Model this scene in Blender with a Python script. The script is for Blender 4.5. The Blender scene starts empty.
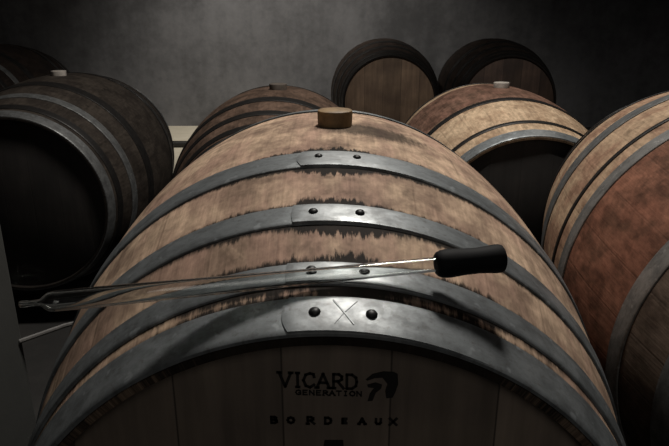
import bpy, bmesh, math, random
from mathutils import Vector, Matrix

random.seed(4)
PI = math.pi
SC = bpy.context.scene
COL = SC.collection
ZO = 0.485                       # height of the front barrel's axis above the floor
L, R0, RB = 0.95, 0.28, 0.355    # barrel length, head radius, bilge radius


def prof(s):
    t = (s - L / 2) / (L / 2)
    return R0 + (RB - R0) * (1 - t * t)


# ------------------------------------------------------------------ node maths
class V:
    def __init__(self, tree, sock):
        self.t, self.s = tree, sock

    def _m(self, op, *o):
        n = self.t.nodes.new('ShaderNodeMath'); n.operation = op
        for i, v in enumerate((self,) + o):
            if isinstance(v, V): self.t.links.new(v.s, n.inputs[i])
            else: n.inputs[i].default_value = v
        return V(self.t, n.outputs[0])

    def __add__(self, o): return self._m('ADD', o)
    def __sub__(self, o): return self._m('SUBTRACT', o)
    def __mul__(self, o): return self._m('MULTIPLY', o)
    def __truediv__(self, o): return self._m('DIVIDE', o)
    def mx(self, o): return self._m('MAXIMUM', o)
    def mn(self, o): return self._m('MINIMUM', o)
    def fract(self): return self._m('FRACT')
    def floor(self): return self._m('FLOOR')
    def abs(self): return self._m('ABSOLUTE')
    def sq(self): return self._m('POWER', 2.0)
    def atan2(self, o): return self._m('ARCTAN2', o)
    def exp(self): return self._m('EXPONENT')

    def step(self, a, b, lo=0.0, hi=1.0):        # smooth ramp a..b -> lo..hi
        n = self.t.nodes.new('ShaderNodeMapRange'); n.interpolation_type = 'SMOOTHSTEP'
        self.t.links.new(self.s, n.inputs[0])
        for i, v in zip((1, 2, 3, 4), (a, b, lo, hi)):
            if isinstance(v, V): self.t.links.new(v.s, n.inputs[i])
            else: n.inputs[i].default_value = v
        return V(self.t, n.outputs[0])


class Mat:
    def __init__(self, name):
        self.m = bpy.data.materials.new(name); self.m.use_nodes = True
        self.t = self.m.node_tree
        self.b = self.t.nodes['Principled BSDF']
        tc = self.t.nodes.new('ShaderNodeTexCoord')
        self.obj = tc.outputs['Object']
        sp = self.t.nodes.new('ShaderNodeSeparateXYZ'); self.t.links.new(self.obj, sp.inputs[0])
        self.x, self.y, self.z = (V(self.t, sp.outputs[i]) for i in range(3))

    def vec(self, x, y, z):
        n = self.t.nodes.new('ShaderNodeCombineXYZ')
        for i, v in enumerate((x, y, z)):
            if isinstance(v, V): self.t.links.new(v.s, n.inputs[i])
            else: n.inputs[i].default_value = v
        return n.outputs[0]

    def noise(self, vec=None, scale=5.0, detail=4.0, rough=0.55, dist=0.0):
        n = self.t.nodes.new('ShaderNodeTexNoise')
        n.inputs['Scale'].default_value = scale; n.inputs['Detail'].default_value = detail
        n.inputs['Roughness'].default_value = rough; n.inputs['Distortion'].default_value = dist
        self.t.links.new(vec if vec is not None else self.obj, n.inputs['Vector'])
        return V(self.t, n.outputs[0])

    def white(self, v):
        n = self.t.nodes.new('ShaderNodeTexWhiteNoise'); n.noise_dimensions = '1D'
        self.t.links.new(v.s, n.inputs['W'])
        return V(self.t, n.outputs['Value'])

    def mix(self, f, a, b):
        n = self.t.nodes.new('ShaderNodeMix'); n.data_type = 'RGBA'
        for i, v in ((0, f), (6, a), (7, b)):
            if isinstance(v, V): self.t.links.new(v.s, n.inputs[i])
            elif isinstance(v, tuple): n.inputs[i].default_value = (*v, 1)
            elif isinstance(v, float): n.inputs[i].default_value = v
            else: self.t.links.new(v, n.inputs[i])
        return n.outputs[2]

    def scale(self, c, f):                          # colour times a value
        n = self.t.nodes.new('ShaderNodeVectorMath'); n.operation = 'SCALE'
        self.t.links.new(c, n.inputs[0]); self.t.links.new(f.s, n.inputs['Scale'])
        return n.outputs[0]

    def set(self, key, v):
        if isinstance(v, V): self.t.links.new(v.s, self.b.inputs[key])
        elif isinstance(v, (float, int)): self.b.inputs[key].default_value = v
        elif isinstance(v, tuple): self.b.inputs[key].default_value = (*v, 1)
        else: self.t.links.new(v, self.b.inputs[key])
        return self

    def bump(self, h, strength=0.3, dist=0.002):
        n = self.t.nodes.new('ShaderNodeBump')
        n.inputs['Strength'].default_value = strength; n.inputs['Distance'].default_value = dist
        self.t.links.new(h.s, n.inputs['Height']); self.t.links.new(n.outputs[0], self.b.inputs['Normal'])
        return self


def mat_plain(name, c, rough=0.6, metal=0.0, var=0.25, scale=30.0, bump=0.0):
    m = Mat(name)
    n = m.noise(scale=scale)
    d = tuple(v * (1 - var) for v in c); e = tuple(min(1, v * (1 + var)) for v in c)
    m.set('Base Color', m.mix(n.step(0.3, 0.7), d, e)).set('Roughness', rough).set('Metallic', metal)
    if bump: m.bump(n, bump)
    return m.m


def mat_staves(name, light, dark, hoops, tint=None, mould_shade=1.0, seed=0.0, nst=30, top_stain=True, zones=()):
    """Weathered oak staves; y runs along the barrel, the angle runs around it.
    Mould and a painted shadow line darken the wood beside every hoop."""
    m = Mat(name)
    a = m.x.atan2(m.z)                       # 0 on top, + to the right
    s = m.y
    streak = m.noise(m.vec(a * 26.0, s * 9.0, seed), 1.0, 5.0, 0.65)
    fine = m.noise(m.vec(a * 110.0, s * 14.0, seed + 3), 1.0, 3.0, 0.6)
    cloud = m.noise(m.vec(a * 5.0, s * 12.0, seed + 7), 1.0, 4.0, 0.6, 0.4)
    k = a * (nst / (2 * PI)) + 0.37 + seed
    pos = k.fract()
    tone = m.white(k.floor())
    col = m.mix(cloud.step(0.36, 0.64), dark, light)
    if tint is not None:
        t2 = m.noise(m.vec(a * 7.0, s * 7.0, seed + 11), 1.0, 3.0, 0.6)
        col = m.mix(t2.step(0.42, 0.68) * 0.75, col, tint)
    for z0, z1, zc in zones:                  # spilt wine and painted shade that cover a stretch of the barrel
        zn = (cloud - 0.5) * 0.05
        zm = (s + zn).step(z0 - 0.008, z0 + 0.008) * (s + zn).step(z1 - 0.008, z1 + 0.008, 1.0, 0.0)
        zt = m.noise(m.vec(a * 9.0, s * 16.0, seed + 31), 1.0, 4.0, 0.6)
        zd = tuple(v * 0.42 for v in zc)
        col = m.mix(zm * 0.92, col, m.mix(zt.step(0.35, 0.65), zd, zc))
    val = tone * 0.10 + 0.95
    val = val * streak.step(0.25, 0.75, 0.84, 1.12) * fine.step(0.2, 0.8, 0.88, 1.10)
    blot = m.noise(m.vec(a * 14.0, s * 30.0, seed + 20), 1.0, 3.0, 0.6)
    val = val * blot.step(0.28, 0.45, 0.68, 1.0)
    mot = m.noise(m.vec(a * 34.0, s * 60.0, seed + 40), 1.0, 4.0, 0.65)
    val = val * mot.step(0.3, 0.7, 0.80, 1.18)
    col = m.scale(col, val)
    # mould plus hoop-edge shadow painted beside the hoops, in fibres that follow the grain
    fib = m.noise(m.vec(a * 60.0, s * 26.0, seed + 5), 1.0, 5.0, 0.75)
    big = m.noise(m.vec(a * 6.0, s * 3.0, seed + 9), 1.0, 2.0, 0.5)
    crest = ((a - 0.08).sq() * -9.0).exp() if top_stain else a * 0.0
    w = (fib.step(0.2, 0.85) * 0.8 + 0.2) * (big.step(0.3, 0.7, 0.3, 1.0) * 0.006 + crest * big.step(0.35, 0.6, 0.4, 1.0) * 0.028 + 0.0042) * mould_shade
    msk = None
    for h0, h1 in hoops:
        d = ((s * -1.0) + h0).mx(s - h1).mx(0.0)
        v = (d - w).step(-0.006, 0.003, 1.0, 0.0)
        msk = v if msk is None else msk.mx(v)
    # spill beside the bung
    if top_stain:
        e = ((a - 0.17) / 0.26).sq() + ((s - 0.44) / 0.045).sq()
        spill = (e - fib * 1.4).step(-0.5, 0.35, 0.8, 0.0)
        msk = msk.mx(spill)
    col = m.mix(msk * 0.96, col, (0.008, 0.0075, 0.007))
    joint = (pos - 0.5).abs().step(0.465, 0.5)
    col = m.mix(joint * 0.16, col, (0.02, 0.015, 0.012))
    m.set('Base Color', col).set('Roughness', 0.72)
    m.b.inputs['Specular IOR Level'].default_value = 0.1
    m.bump(streak * 0.6 + fine * 0.5 - joint * 0.3, 0.5, 0.0014)
    return m.m


def mat_head(name, light, dark, seed=0.0, width=0.085):
    m = Mat(name)
    k = m.x / width + 0.4 + seed
    tone = m.white(k.floor() + seed)
    st = m.noise(m.vec(m.x * 60.0, m.y * 0.0, m.z * 5.0), 1.0, 4.0, 0.6)
    cl = m.noise(scale=7.0, detail=4.0)
    col = m.mix(cl.step(0.3, 0.7), dark, light)
    col = m.scale(col, (tone * 0.5 + 0.7) * st.step(0.2, 0.8, 0.75, 1.2))
    j = (k.fract() - 0.5).abs().step(0.485, 0.5)
    col = m.mix(j * 0.8, col, (0.01, 0.008, 0.006))
    m.set('Base Color', col).set('Roughness', 0.75)
    m.bump(st - j, 0.3, 0.001)
    return m.m


def mat_hoop(name, base, rust=(0.06, 0.045, 0.035), rusty=0.25, metal=0.5, rough=0.48, seed=0.0, painted_glint=0.0):
    m = Mat(name)
    a = m.x.atan2(m.z)
    n = m.noise(m.vec(a * 9.0, m.y * 40.0, seed), 1.0, 5.0, 0.65)
    f = m.noise(m.vec(a * 40.0, m.y * 160.0, seed + 2), 1.0, 4.0, 0.7)
    sp = m.noise(m.vec(a * 22.0, m.y * 60.0, seed + 4), 1.0, 2.0, 0.5)
    d = tuple(v * 0.42 for v in base)
    col = m.mix(n.step(0.3, 0.7), d, base)
    col = m.mix(sp.step(0.62, 0.7) * 0.35, col, tuple(min(1, v * 1.7) for v in base))
    col = m.mix(f.step(0.52, 0.72) * rusty, col, rust)
    if painted_glint:                                  # lamp highlight painted into the metal around the riveted joint
        wm = (((a - 0.05) / 0.13).sq() * -1.0).exp() * (a + n * 0.01).step(-0.105, -0.085) * sp.step(0.3, 0.6, 0.5, 1.0) * painted_glint
        col = m.mix(wm, col, (0.62, 0.63, 0.63))
    m.set('Base Color', col).set('Metallic', metal)
    m.set('Roughness', n.step(0.25, 0.75, rough + 0.14, rough - 0.08))
    m.bump(n * 0.6 + f * 0.4, 0.25, 0.001)
    return m.m


# ------------------------------------------------------------------ mesh helpers
def link_mesh(name, bm, mat, parent=None, loc=None, smooth=True):
    bmesh.ops.recalc_face_normals(bm, faces=bm.faces)
    me = bpy.data.meshes.new(name); bm.to_mesh(me); bm.free()
    me.materials.append(mat)
    if smooth:
        me.polygons.foreach_set('use_smooth', [True] * len(me.polygons))
        me.set_sharp_from_angle(angle=math.radians(38))
    o = bpy.data.objects.new(name, me); COL.objects.link(o)
    if parent is not None: o.parent = parent
    if loc is not None: o.location = loc
    return o


def tag(o, label, cat, group=None, kind=None):
    o['label'] = label; o['category'] = cat
    if group: o['group'] = group
    if kind: o['kind'] = kind
    return o


def structure(o, label=None):
    o['kind'] = 'structure'
    if label: o['label'] = label
    return o


def revolve_y(bm, pts, n=176, a0=0.0, a1=2 * PI, closed_prof=True):
    """Sweep a list of (s, r) around the y axis; angle 0 is straight up, + is to +x."""
    full = abs(a1 - a0 - 2 * PI) < 1e-6
    cols = n if full else n + 1
    rows = []
    for i in range(cols):
        a = a0 + (a1 - a0) * i / n
        rows.append([bm.verts.new((r * math.sin(a), s, r * math.cos(a))) for s, r in pts])
    m = len(pts)
    for i in range(n):
        A, B = rows[i], rows[(i + 1) % cols]
        for j in range(m if closed_prof else m - 1):
            k = (j + 1) % m
            bm.faces.new((A[j], A[k], B[k], B[j]))
    if not full and closed_prof:
        bm.faces.new(rows[0]); bm.faces.new(rows[-1])


def lathe_axis(bm, pts, origin, axis, n=24, caps=True):
    """Sweep (t, r) around any axis."""
    ax = Vector(axis).normalized()
    u = ax.orthogonal().normalized(); w = ax.cross(u)
    o = Vector(origin); rings = []
    for t, r in pts:
        rings.append([bm.verts.new(o + ax * t + (u * math.cos(2 * PI * i / n) + w * math.sin(2 * PI * i / n)) * r) for i in range(n)])
    for A, B in zip(rings, rings[1:]):
        for i in range(n):
            bm.faces.new((A[i], A[(i + 1) % n], B[(i + 1) % n], B[i]))
    if caps:
        bm.faces.new(rings[0]); bm.faces.new(rings[-1])


def box(bm, x0, x1, y0, y1, z0, z1):
    vs = [bm.verts.new((x, y, z)) for x in (x0, x1) for y in (y0, y1) for z in (z0, z1)]
    for f in ((0, 1, 3, 2), (4, 6, 7, 5), (0, 4, 5, 1), (2, 3, 7, 6), (0, 2, 6, 4), (1, 5, 7, 3)):
        bm.faces.new([vs[i] for i in f])


def bevel_all(bm, w, seg=2):
    bmesh.ops.bevel(bm, geom=bm.edges[:], offset=w, segments=seg, affect='EDGES', profile=0.6)


def tube(bm, pts, r, n=10):
    P = [Vector(p) for p in pts]; rings = []
    for i, p in enumerate(P):
        d = (P[min(i + 1, len(P) - 1)] - P[max(i - 1, 0)]).normalized()
        u = d.cross(Vector((0.1, 0.2, 1))).normalized(); w = d.cross(u)
        rings.append([bm.verts.new(p + (u * math.cos(2 * PI * k / n) + w * math.sin(2 * PI * k / n)) * r) for k in range(n)])
    for A, B in zip(rings, rings[1:]):
        for k in range(n): bm.faces.new((A[k], A[(k + 1) % n], B[(k + 1) % n], B[k]))
    bm.faces.new(rings[0]); bm.faces.new(rings[-1])


# ------------------------------------------------------------------ barrel
HOOPS = [(0.0008, 0.0377), (0.0539, 0.0800), (0.1417, 0.1743), (0.2693, 0.3156)]
HOOPS = HOOPS + [(L - b, L - a) for a, b in HOOPS[::-1]]


def staves_bm():
    N = 56
    out = [(L * i / N, prof(L * i / N)) for i in range(N + 1)]
    out[0] = (0.0, R0 - 0.0015); out[-1] = (L, R0 - 0.0015)
    th = 0.027
    inner = [(L * i / 20, prof(L * i / 20) - th) for i in range(21)][::-1]
    inner[0] = (L, R0 - 0.0075); inner[-1] = (0.0, R0 - 0.0075)       # chamfered chime
    bm = bmesh.new(); revolve_y(bm, out + inner, 192)
    return bm


def head_bm(y, sgn):
    bm = bmesh.new()
    r = prof(0.012) - 0.0125
    lathe_axis(bm, [(0, r - 0.003), (0.002, r), (0.016, r)], (0, y, 0), (0, sgn, 0), 96)
    return bm


def hoop_bm(s0, s1, t=0.0026):
    bm = bmesh.new()
    n = 8; c = 0.0009
    out = [(s0 + (s1 - s0) * i / n, prof(s0 + (s1 - s0) * i / n) + t + 0.0003 * math.sin(PI * i / n)) for i in range(n + 1)]
    a, b = out[0], out[-1]
    out = [(a[0], a[1] - c), (a[0] + c, a[1])] + out[1:-1] + [(b[0] - c, b[1]), (b[0], b[1] - c)]
    inn = [(s1, prof(s1) - 0.0008), (s0, prof(s0) - 0.0008)]
    revolve_y(bm, out + inn, 192)
    return bm


def lap_plate(bm, s0, s1, a0, a1, curve, t=0.0044):
    """The overlapped end of the hoop band: a second layer with a rounded cut end."""
    na, ns = 40, 8
    top = [[None] * (ns + 1) for _ in range(na + 1)]; bot = [[None] * (ns + 1) for _ in range(na + 1)]
    e = 0.0008
    for i in range(na + 1):
        for j in range(ns + 1):
            q = j / ns
            s = s0 + e + (s1 - s0 - 2 * e) * q
            lo = a0 + curve * (2 * q - 1) ** 2 - curve
            hi = a1 - 0.012 * (2 * q - 1) ** 2
            a = lo + (hi - lo) * i / na
            edge = min(i, na - i, j * 2, (ns - j) * 2)
            tt = t + (0.0022 - t) * (i / na) ** 1.5           # sinks into the band towards its far end
            r = prof(s) + (tt if edge > 0 or i == na else tt - 0.0006)
            rb = prof(s) + 0.0010
            top[i][j] = bm.verts.new((r * math.sin(a), s, r * math.cos(a)))
            bot[i][j] = bm.verts.new((rb * math.sin(a), s, rb * math.cos(a)))
    for i in range(na):
        for j in range(ns):
            bm.faces.new((top[i][j], top[i + 1][j], top[i + 1][j + 1], top[i][j + 1]))
            bm.faces.new((bot[i][j], bot[i][j + 1], bot[i + 1][j + 1], bot[i + 1][j]))
    for i in range(na):
        for j in (0, ns): bm.faces.new((top[i][j], bot[i][j], bot[i + 1][j], top[i + 1][j]))
    for j in range(ns):
        for i in (0, na): bm.faces.new((top[i][j], top[i][j + 1], bot[i][j + 1], bot[i][j]))


def rivet_bm(s, a, base, r=0.0046):
    bm = bmesh.new()
    R = prof(s) + base - 0.0002
    ds = 1e-3; sl = (prof(s + ds) - prof(s - ds)) / (2 * ds)
    nrm = Vector((math.sin(a), -sl, math.cos(a)))
    lathe_axis(bm, [(-0.0004, r * 1.02), (0.0008, r), (0.0018, r * 0.82), (0.0026, r * 0.45), (0.0028, r * 0.1)],
               (R * math.sin(a), s, R * math.cos(a)), nrm, 16)
    return bm


def bung_bm(r, h):
    bm = bmesh.new()
    lathe_axis(bm, [(-0.03, r * 0.93), (0.0, r * 0.98), (h - 0.003, r), (h - 0.0008, r * 0.985), (h, r * 0.94), (h + 0.0002, r * 0.2)],
               (0.0085, L / 2 - 0.012, RB), (0, 0, 1), 28)
    return bm


def make_barrel(x, y, z, yaw, label, wood, head, metal, hoops=HOOPS, bung=None, laps=None):
    """y is where the bung sits; z is the height of the axis relative to the front barrel's."""
    root = bpy.data.objects.new('wine_barrel', None); COL.objects.link(root)
    root.location = (x, y, ZO + z - RB); root.rotation_euler = (0, 0, yaw)
    root.empty_display_size = 0.1
    tag(root, label, 'barrel', 'oak wine barrels in the cellar')
    at = (0, -L / 2, RB)
    link_mesh('staves', staves_bm(), wood, root, at)
    hd = link_mesh('head', head_bm(0.012, 1), head, root, at)
    link_mesh('head', head_bm(L - 0.012, -1), head, root, at)
    for i, (a, b) in enumerate(hoops):
        bm = hoop_bm(a, b)
        lp = laps[i] if laps and i < len(laps) else None
        if lp: lap_plate(bm, a, b, lp[0], lp[1], lp[2])
        mt = metal(i) if callable(metal) else metal
        h = link_mesh('hoop', bm, mt, root, at)
        if lp:
            for ang in lp[3]:
                rv = link_mesh('rivet', rivet_bm((a + b) / 2 + lp[4], ang, 0.0044), RIVET, h)
    if bung:
        link_mesh('bung', bung_bm(bung[0], bung[1]), bung[2], root, at)
    return root, hd


# ------------------------------------------------------------------ materials
RIVET = mat_plain('rivet_iron', (0.02, 0.02, 0.02), 0.45, 0.5, 0.3, 200)
ZINC = mat_hoop('galvanised_hoop', (0.265, 0.285, 0.295), rusty=0.45, painted_glint=0.3)
ZINC_LIGHT = mat_hoop('weathered_galvanised_hoop', (0.30, 0.295, 0.285), rusty=0.5, seed=15)
ZINC_DULL = mat_hoop('dull_galvanised_hoop', (0.21, 0.215, 0.215), rusty=0.5, seed=5)
IRON = mat_hoop('dark_iron_hoop', (0.032, 0.030, 0.029), rusty=0.4, seed=8)
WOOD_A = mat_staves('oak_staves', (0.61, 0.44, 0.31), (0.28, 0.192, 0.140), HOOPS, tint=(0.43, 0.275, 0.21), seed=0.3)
WOOD_GOLD = mat_staves('golden_oak_staves', (0.58, 0.43, 0.29), (0.36, 0.245, 0.16), HOOPS[:0] + [(0.0008, 0.036), (0.078, 0.092), (0.260, 0.285)], mould_shade=0.4, seed=4.1, top_stain=False,
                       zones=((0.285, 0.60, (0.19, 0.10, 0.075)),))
WOOD_BROWN = mat_staves('brown_oak_staves', (0.145, 0.095, 0.07), (0.075, 0.05, 0.037), HOOPS, mould_shade=0.5, seed=8.2, top_stain=False)
WOOD_GREY = mat_staves('grey_oak_staves', (0.055, 0.045, 0.037), (0.032, 0.026, 0.022), HOOPS, mould_shade=0.5, seed=13.2, top_stain=False)
WOOD_DARK = mat_staves('dark_oak_staves', (0.04, 0.029, 0.024), (0.022, 0.017, 0.015), HOOPS, mould_shade=0.5, seed=17.2, top_stain=False)
HEAD_A = mat_head('oak_head', (0.24, 0.19, 0.145), (0.16, 0.125, 0.10))
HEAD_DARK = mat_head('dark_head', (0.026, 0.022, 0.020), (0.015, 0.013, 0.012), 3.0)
HEAD_TAN = mat_head('tan_head', (0.30, 0.20, 0.13), (0.19, 0.125, 0.085), 6.0, 0.11)
HEAD_RED = mat_head('red_brown_head', (0.12, 0.075, 0.055), (0.07, 0.045, 0.036), 9.0, 0.11)
BUNG_OLIVE = mat_plain('olive_brown_bung', (0.24, 0.155, 0.075), 0.6, 0, 0.35, 60, 0.2)
BUNG_PALE = mat_plain('pale_bung', (0.42, 0.38, 0.34), 0.6, 0, 0.2, 60)
BUNG_DARK = mat_plain('dark_bung', (0.12, 0.10, 0.085), 0.6, 0, 0.2, 60)
BURN = mat_plain('burnt_mark', (0.010, 0.008, 0.007), 0.8, 0, 0.2, 100)

# ------------------------------------------------------------------ barrels
LAPS = [(-0.098, 0.62, 0.018, (-0.028, 0.122), 0.0), (-0.107, 0.60, 0.004, (-0.040, 0.105), 0.001),
        (-0.099, 0.60, 0.006, (-0.040, 0.097), 0.0), (-0.087, 0.60, 0.016, (-0.031, 0.096), 0.002)]
front, front_head = make_barrel(0, L / 2, 0, 0, 'large oak barrel across the front with black lettering on its head', WOOD_A, HEAD_A,
                                ZINC, bung=(0.0245, 0.0205, BUNG_OLIVE), laps=LAPS)
H_GOLD = [(0.0008, 0.036), (0.078, 0.092), (0.260, 0.285), (L - 0.285, L - 0.26), (L - 0.1, L - 0.07), (L - 0.045, L - 0.0008)]
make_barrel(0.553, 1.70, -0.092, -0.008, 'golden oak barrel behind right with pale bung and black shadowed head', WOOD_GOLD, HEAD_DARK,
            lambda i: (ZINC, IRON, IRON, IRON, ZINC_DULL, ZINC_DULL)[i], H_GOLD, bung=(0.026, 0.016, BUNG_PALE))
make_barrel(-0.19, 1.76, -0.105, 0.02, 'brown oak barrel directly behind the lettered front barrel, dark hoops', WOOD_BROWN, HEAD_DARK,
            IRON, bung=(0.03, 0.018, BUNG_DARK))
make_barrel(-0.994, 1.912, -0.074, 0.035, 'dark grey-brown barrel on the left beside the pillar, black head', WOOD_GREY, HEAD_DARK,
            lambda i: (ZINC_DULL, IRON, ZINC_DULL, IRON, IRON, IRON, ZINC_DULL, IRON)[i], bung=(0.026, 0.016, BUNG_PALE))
H_RED = [(0.0008, 0.041), (0.125, 0.158), (0.378, 0.413), (0.456, 0.468), (0.60, 0.655), (L - 0.16, L - 0.125), (L - 0.045, L - 0.0008)]
WOOD_RED = mat_staves('wine_stained_staves', (0.42, 0.30, 0.20), (0.28, 0.17, 0.115), H_RED, mould_shade=0.35, seed=21.3, top_stain=False,
                      zones=((0.14, 0.385, (0.215, 0.09, 0.058)), (-0.1, 0.14, (0.10, 0.075, 0.06))))  # the grey-brown near-end zone is shade painted into the wood
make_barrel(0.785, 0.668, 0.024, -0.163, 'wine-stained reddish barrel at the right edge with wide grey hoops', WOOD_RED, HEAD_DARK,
            lambda i: (ZINC_DULL, ZINC_LIGHT, ZINC_LIGHT, IRON, ZINC_DULL, IRON, IRON)[i], H_RED)
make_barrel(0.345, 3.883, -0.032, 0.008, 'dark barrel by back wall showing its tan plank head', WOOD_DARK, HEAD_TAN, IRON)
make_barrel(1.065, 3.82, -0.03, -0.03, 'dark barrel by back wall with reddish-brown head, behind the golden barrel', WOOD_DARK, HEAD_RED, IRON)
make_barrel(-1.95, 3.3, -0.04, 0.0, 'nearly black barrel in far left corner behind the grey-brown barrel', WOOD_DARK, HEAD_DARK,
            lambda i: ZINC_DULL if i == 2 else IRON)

# ------------------------------------------------------------------ burnt lettering on the front head
GLYPH = {
    'V': [[(0.05, 1), (0.5, 0), (0.95, 1)], [(-.08, 1), (.2, 1)], [(.8, 1), (1.08, 1)]],
    'I': [[(0.5, 0), (0.5, 1)], [(.3, 1), (.7, 1)], [(.3, 0), (.7, 0)]],
    'C': [[(0.95, 0.75), (0.9, 0.95), (0.6, 1.0), (0.25, 0.9), (0.05, 0.5), (0.25, 0.1), (0.6, 0.0), (0.95, 0.2)]],
    'A': [[(0.02, 0), (0.5, 1), (0.98, 0)], [(0.22, 0.36), (0.78, 0.36)], [(-.1, 0), (.15, 0)], [(.85, 0), (1.1, 0)]],
    'R': [[(0.15, 0), (0.15, 1), (0.6, 1), (0.85, 0.85), (0.85, 0.65), (0.6, 0.5), (0.15, 0.5)], [(0.5, 0.5), (1.0, 0)], [(0, 0), (.3, 0)]],
    'D': [[(0.12, 0), (0.12, 1), (0.55, 1), (0.88, 0.8), (0.95, 0.5), (0.88, 0.2), (0.55, 0), (0.12, 0)]],
    'G': [[(0.95, 0.8), (0.6, 1.0), (0.2, 0.88), (0.05, 0.5), (0.2, 0.12), (0.6, 0.0), (0.95, 0.15), (0.95, 0.45), (0.6, 0.45)]],
    'E': [[(0.9, 1), (0.15, 1), (0.15, 0), (0.9, 0)], [(0.15, 0.52), (0.75, 0.52)]],
    'N': [[(0.1, 0), (0.1, 1), (0.9, 0), (0.9, 1)]],
    'T': [[(0.05, 1), (0.95, 1)], [(0.5, 0), (0.5, 1)]],
    'O': [[(0.5, 1), (0.15, 0.85), (0.03, 0.5), (0.15, 0.15), (0.5, 0), (0.85, 0.15), (0.97, 0.5), (0.85, 0.85), (0.5, 1)]],
    'B': [[(0.15, 0), (0.15, 1), (0.6, 1), (0.82, 0.86), (0.8, 0.64), (0.55, 0.53), (0.15, 0.53)], [(0.55, 0.53), (0.88, 0.4), (0.9, 0.15), (0.6, 0), (0.15, 0)]],
    'U': [[(0.1, 1), (0.1, 0.3), (0.3, 0.03), (0.7, 0.03), (0.9, 0.3), (0.9, 1)]],
    'X': [[(0.05, 0), (0.95, 1)], [(0.05, 1), (0.95, 0)]],
}


def prism_poly(bm, pts, y0, y1):
    a = [bm.verts.new((p[0], y0, p[1])) for p in pts]; b = [bm.verts.new((p[0], y1, p[1])) for p in pts]
    bm.faces.new(a); bm.faces.new(b[::-1])
    n = len(pts)
    for i in range(n): bm.faces.new((a[i], b[i], b[(i + 1) % n], a[(i + 1) % n]))


def write(bm, ch, x, z, w, h, t, tilt=0.0, y=0.024):
    for line in GLYPH[ch]:
        P = [Vector((x + p[0] * w, z + p[1] * h + tilt * (x + p[0] * w))) for p in line]
        for a, b in zip(P, P[1:]):
            d = (b - a).normalized() * (t * 0.4); n = Vector((-d.y, d.x)).normalized() * (t / 2)
            a2, b2 = a - d, b + d
            prism_poly(bm, [a2 + n, b2 + n, b2 - n, a2 - n], y - 0.0005, y + 0.001)


FRONT_AT = (0, -0.012, 0.0125)
bm = bmesh.new()
x = -0.0365
for c, w in zip('VICARD', (0.0115, 0.007, 0.0105, 0.0115, 0.0105, 0.0105)):
    write(bm, c, x, 0.2155, w * 0.88, 0.0125, 0.0022, -0.04); x += w * 1.02
x = -0.0235
for c in 'GENERATION':
    write(bm, c, x, 0.2088, 0.0042, 0.0040, 0.0011, -0.03); x += 0.0053
link_mesh('lettering', bm, BURN, front_head, FRONT_AT, False)
bm = bmesh.new()
S = 0.00082
def logo(pts):
    return [((335 + p[0] / 9.56 - 334.5) * S + 0.006, 0.2305 - (p[1] - 67) / 9.56 * 0.00096) for p in pts]
OUTER = [(290, 142), (350, 92), (450, 70), (540, 74), (578, 92), (586, 180), (566, 250), (540, 305), (482, 312), (470, 245), (488, 180), (440, 124), (370, 130), (305, 152)]
INNER = [(305, 188), (380, 168), (440, 188), (432, 222), (384, 262), (356, 335), (310, 338), (330, 268), (368, 218), (312, 212)]
for p in (OUTER, INNER): prism_poly(bm, logo(p), 0.0235, 0.025)
link_mesh('logo', bm, BURN, front_head, FRONT_AT, False)
bm = bmesh.new()
for c, cx, sz in zip('BORDEAUX', (-0.0413, -0.0278, -0.0122, 0.0017, 0.0149, 0.0290, 0.0420, 0.0538), (.0056, .0052, .0062, .0056, .0042, .0052, .0048, .0060)):
    write(bm, c, cx - sz / 2, 0.1855 - sz / 2 - 0.0005, sz, sz, 0.0021, -0.02)
prism_poly(bm, [(-0.001, 0.1665), (0.014, 0.1665), (0.0145, 0.160), (-0.002, 0.160)], 0.0235, 0.025)
link_mesh('lettering', bm, BURN, front_head, FRONT_AT, False)

# stamped cross on the chime hoop of the front barrel
chime = [o for o in front.children if o.name.startswith('hoop')][0]
bm = bmesh.new()
for (a0, q0), (a1, q1) in (((0.02, .85), (0.05, .5)), ((0.085, .85), (0.05, .5)), ((0.05, .5), (0.025, .2)), ((0.05, .5), (0.075, .2))):
    V4 = []
    for a, q in ((a0, q0), (a1, q1)):
        s = 0.0377 * q
        for dq in (-0.0006, 0.0006):
            R = prof(s + dq) + 0.0047
            V4.append((a + dq * 1.5, s + dq, R))
    for lift in (0,):
        vs = [Vector((R * math.sin(a), s, R * math.cos(a))) for a, s, R in V4]
        lo = [Vector(((R - .0016) * math.sin(a), s, (R - .0016) * math.cos(a))) for a, s, R in V4]
        A = [bm.verts.new(v) for v in vs]; B = [bm.verts.new(v) for v in lo]
        bm.faces.new((A[0], A[1], A[3], A[2])); bm.faces.new((B[0], B[2], B[3], B[1]))
        for i, j in ((0, 1), (1, 3), (3, 2), (2, 0)): bm.faces.new((A[i], B[i], B[j], A[j]))
link_mesh('stamp', bm, mat_plain('stamped_metal', (0.19, 0.20, 0.205), 0.5, 0.5), chime, None, False)

# ------------------------------------------------------------------ wine thief lying on the front barrel
def glass_mat():
    m = Mat('clear_glass')
    m.set('Base Color', (0.93, 0.95, 0.94)).set('Roughness', 0.015).set('IOR', 1.5).set('Transmission Weight', 1.0)
    return m.m


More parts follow.
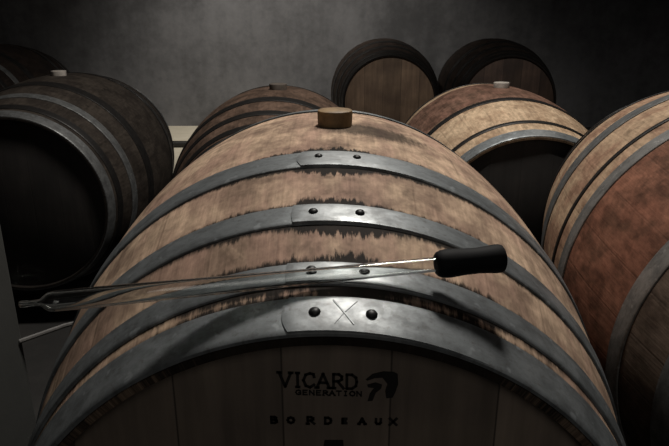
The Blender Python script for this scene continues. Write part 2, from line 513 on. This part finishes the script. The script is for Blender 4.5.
phi, al, s0 = 0.0, math.radians(8.5), 0.0502
sl = (RB - R0) * (2 / (L / 2)) * (1 - s0 / (L / 2))
nrm = Vector((-math.sin(phi), 0, math.cos(phi))); t1 = Vector((math.cos(phi), 0, math.sin(phi)))
t2 = (Vector((0, 1, 0)) + nrm * sl).normalized()
Cc = Vector((0, s0, 0)) + nrm * (prof(s0) + 0.0052 + 0.0068)
U = t1 * math.cos(al) + t2 * math.sin(al)
thief = bpy.data.objects.new('wine_thief', None); COL.objects.link(thief)
thief.location = Cc + Vector((0, 0, ZO))
thief.rotation_euler = U.to_track_quat('X', 'Z').to_euler()
thief.empty_display_size = 0.05
tag(thief, 'clear glass wine thief with black rubber bulb lying across the front barrel', 'pipette')
bm = bmesh.new()
outp = [(-0.2328, 0.0020), (-0.2316, 0.0027), (-0.225, 0.0023), (-0.218, 0.0026), (-0.2150, 0.0050), (-0.2115, 0.0074), (-0.206, 0.0081), (-0.18, 0.0081),
        (-0.12, 0.0076), (-0.03, 0.0067), (0.05, 0.0063), (0.105, 0.0060)]
inp = [(t, max(0.0011, r - 0.0013)) for t, r in outp][::-1]
lathe_axis(bm, outp + inp + [outp[0]], (0, 0, 0), (1, 0, 0), 32, caps=False)
bmesh.ops.remove_doubles(bm, verts=bm.verts[:], dist=1e-6)
link_mesh('glass_tube', bm, glass_mat(), thief)
bm = bmesh.new()
bp = [(0.0905, 0.0066), (0.091, 0.0086), (0.0925, 0.0101), (0.0955, 0.0113), (0.100, 0.0119), (0.106, 0.0117), (0.116, 0.0109), (0.126, 0.0107), (0.134, 0.0112), (0.141, 0.0120),
      (0.1445, 0.0120), (0.147, 0.0113), (0.1482, 0.0096), (0.1485, 0.004)]
lathe_axis(bm, bp, (0, 0, 0), (1, 0, 0), 36)
RUB = mat_plain('black_rubber', (0.004, 0.004, 0.005), 0.7, 0, 0.2, 90)
RUB.node_tree.nodes['Principled BSDF'].inputs['Specular IOR Level'].default_value = 0.2
link_mesh('rubber_bulb', bm, RUB, thief)

# ------------------------------------------------------------------ racks under the barrels
STEEL = mat_plain('dark_rack_steel', (0.025, 0.024, 0.023), 0.55, 0.3, 0.3, 40)


def rack(x, y, z, yaw, label):
    c = ZO + z - RB
    top = c + RB - prof(L / 2 - 0.225) - 0.0005
    bm = bmesh.new()
    for sy in (-1, 1):
        box(bm, -0.30, 0.30, sy * 0.25 - 0.025, sy * 0.25 + 0.025, max(0.0, top - 0.05), top)
    o = link_mesh('barrel_rack', bm, STEEL, smooth=False)
    bm = bmesh.new()
    me = o.data
    bm.from_mesh(me)
    for sx in (-1, 1):
        box(bm, sx * 0.27 - 0.02, sx * 0.27 + 0.02, -0.40, 0.40, 0.0, min(0.05, top))
    bm.to_mesh(me); bm.free()
    o.location = (x, y, 0); o.rotation_euler = (0, 0, yaw)
    tag(o, label, 'rack', 'low steel racks under the barrels')


rack(0, L / 2, 0, 0, 'low dark rack under the lettered front barrel')
rack(0.553, 1.70, -0.092, -0.008, 'low dark rack under the golden oak barrel')
rack(-0.19, 1.76, -0.105, 0.02, 'low dark rack under the brown barrel behind the front one')
rack(-0.994, 1.912, -0.074, 0.035, 'low dark rack under the grey-brown barrel beside the pillar')
rack(0.785, 0.668, 0.024, -0.163, 'low dark rack under the wine-stained reddish barrel')
rack(0.345, 3.883, -0.032, 0.008, 'low dark rack under the barrel with tan plank head')
rack(1.065, 3.82, -0.03, -0.03, 'low dark rack under the barrel with reddish-brown head')
rack(-1.95, 3.3, -0.04, 0.0, 'low dark rack under the nearly black corner barrel')

# dark pipe on the pale floor, and a cord off the pillar
bm = bmesh.new(); tube(bm, [(-1.45, 4.2, 0.0365), (-0.1, 4.2, 0.0365)], 0.024, 14)
tag(link_mesh('floor_pipe', bm, STEEL), 'dark pipe lying on the pale floor strip seen between two barrels', 'pipe')
bm = bmesh.new()
pts = [(-0.506, 0.49, ZO - 0.004), (-0.46, 0.56, ZO - 0.012), (-0.41, 0.62, ZO - 0.024), (-0.385, 0.68, ZO - 0.06), (-0.375, 0.75, ZO - 0.16), (-0.385, 0.82, ZO - 0.32),
       (-0.40, 0.86, 0.05), (-0.41, 0.92, 0.006), (-0.42, 1.05, 0.004)]
tube(bm, pts, 0.004, 8)
tag(link_mesh('cord', bm, mat_plain('pale_cord', (0.10, 0.095, 0.09), 0.6)), 'thin pale cord running from the grey pillar behind the front barrel', 'cord')

# ------------------------------------------------------------------ room
def plaster(name, c0, c1, seed=0.0, rough=0.85):
    m = Mat(name)
    v = m.vec(m.x * 1.0 + seed, m.y, m.z)
    n = m.noise(v, 1.3, 5.0, 0.6); f = m.noise(v, 14.0, 4.0, 0.7); g = m.noise(m.vec(m.x * 5.0 + seed, m.y * 5.0, m.z * 0.6), 1.0, 3.0, 0.6)
    col = m.mix((n * 0.6 + f * 0.25 + g * 0.25).step(0.38, 0.72), c0, c1)
    m.set('Base Color', col).set('Roughness', rough).bump(f, 0.2, 0.004)
    return m.m


WALL = plaster('grey_plaster', (0.085, 0.085, 0.09), (0.20, 0.20, 0.21))
FLOOR = plaster('dark_concrete', (0.02, 0.019, 0.018), (0.04, 0.037, 0.034), 3.0)
PALE = plaster('pale_concrete', (0.66, 0.60, 0.48), (0.80, 0.74, 0.61), 3.0)
X0, X1, Y0, Y1, H = -3.2, 3.2, -2.2, 5.1, 3.0
for nm, b, mt in (('floor', (X0, X1, Y0, Y1, -0.1, 0), FLOOR), ('ceiling', (X0, X1, Y0, Y1, H, H + 0.1), WALL), ('wall_back', (X0, X1, Y1, Y1 + 0.1, 0, H), WALL),
                  ('wall_front', (X0, X1, Y0 - 0.1, Y0, 0, H), WALL), ('wall_left', (X0 - 0.1, X0, Y0, Y1, 0, H), WALL), ('wall_right', (X1, X1 + 0.1, Y0, Y1, 0, H), WALL)):
    bm = bmesh.new(); box(bm, *b); structure(link_mesh(nm, bm, mt, smooth=False))
bm = bmesh.new(); box(bm, -1.55, -0.42, 3.35, Y1, 0, 0.012); structure(link_mesh('trim_1', bm, PALE, smooth=False), 'pale concrete strip on the floor at the foot of the back wall')
bm = bmesh.new(); box(bm, -0.80, -0.505, 0.20, 0.5, 0, H); bevel_all(bm, 0.004)
structure(link_mesh('pillar', bm, plaster('pillar_paint', (0.038, 0.039, 0.036), (0.055, 0.056, 0.052), 9.0), smooth=False), 'dark grey square pillar at the left')

# ------------------------------------------------------------------ light
def light(name, kind, loc, target, energy, color=(1, 1, 1), **kw):
    d = bpy.data.lights.new(name, kind); d.energy = energy; d.color = color
    for k, v in kw.items(): setattr(d, k, v)
    o = bpy.data.objects.new(name, d); COL.objects.link(o); o.location = loc
    o.rotation_euler = (Vector(target) - Vector(loc)).to_track_quat('-Z', 'Y').to_euler()
    return o


light('cellar_lamp', 'AREA', (0.30, 1.22, 2.5), (0.15, 0.7, 0.7), 35, (1.0, 0.95, 0.88), shape='DISK', size=0.34)
light('back_fill_spot', 'SPOT', (-0.7, 3.3, 2.85), (-0.35, 4.95, 0.35), 215, (1.0, 0.94, 0.84), spot_size=math.radians(80), spot_blend=1.0, shadow_soft_size=0.12)  # unseen spot added to brighten the pale strip and back wall

light('front_fill', 'AREA', (0.2, -2.0, 1.9), (0.1, 0, 0.6), 4.4, (1.0, 0.95, 0.88), shape='RECTANGLE', size=0.9, size_y=1.8)  # fill light added behind the camera to lift the front head; no doorway there

w = bpy.data.worlds.new('world'); SC.world = w; w.use_nodes = True
w.node_tree.nodes['Background'].inputs[0].default_value = (0.02, 0.021, 0.024, 1)

cam = bpy.data.cameras.new('camera'); co = bpy.data.objects.new('camera', cam); COL.objects.link(co)
cam.sensor_width = 36; cam.lens = 623.85 / 669 * 36; cam.clip_start = 0.02
co.location = (0.0062, -0.4076, 0.5082 + ZO)
co.rotation_euler = (PI / 2 - 0.3308, 0, -0.0019)
SC.camera = co
SC.view_settings.view_transform = 'Standard'; SC.view_settings.look = 'None'
SC.view_settings.gamma = 1; SC.view_settings.use_curve_mapping = False
SC.view_settings.exposure = 0.0
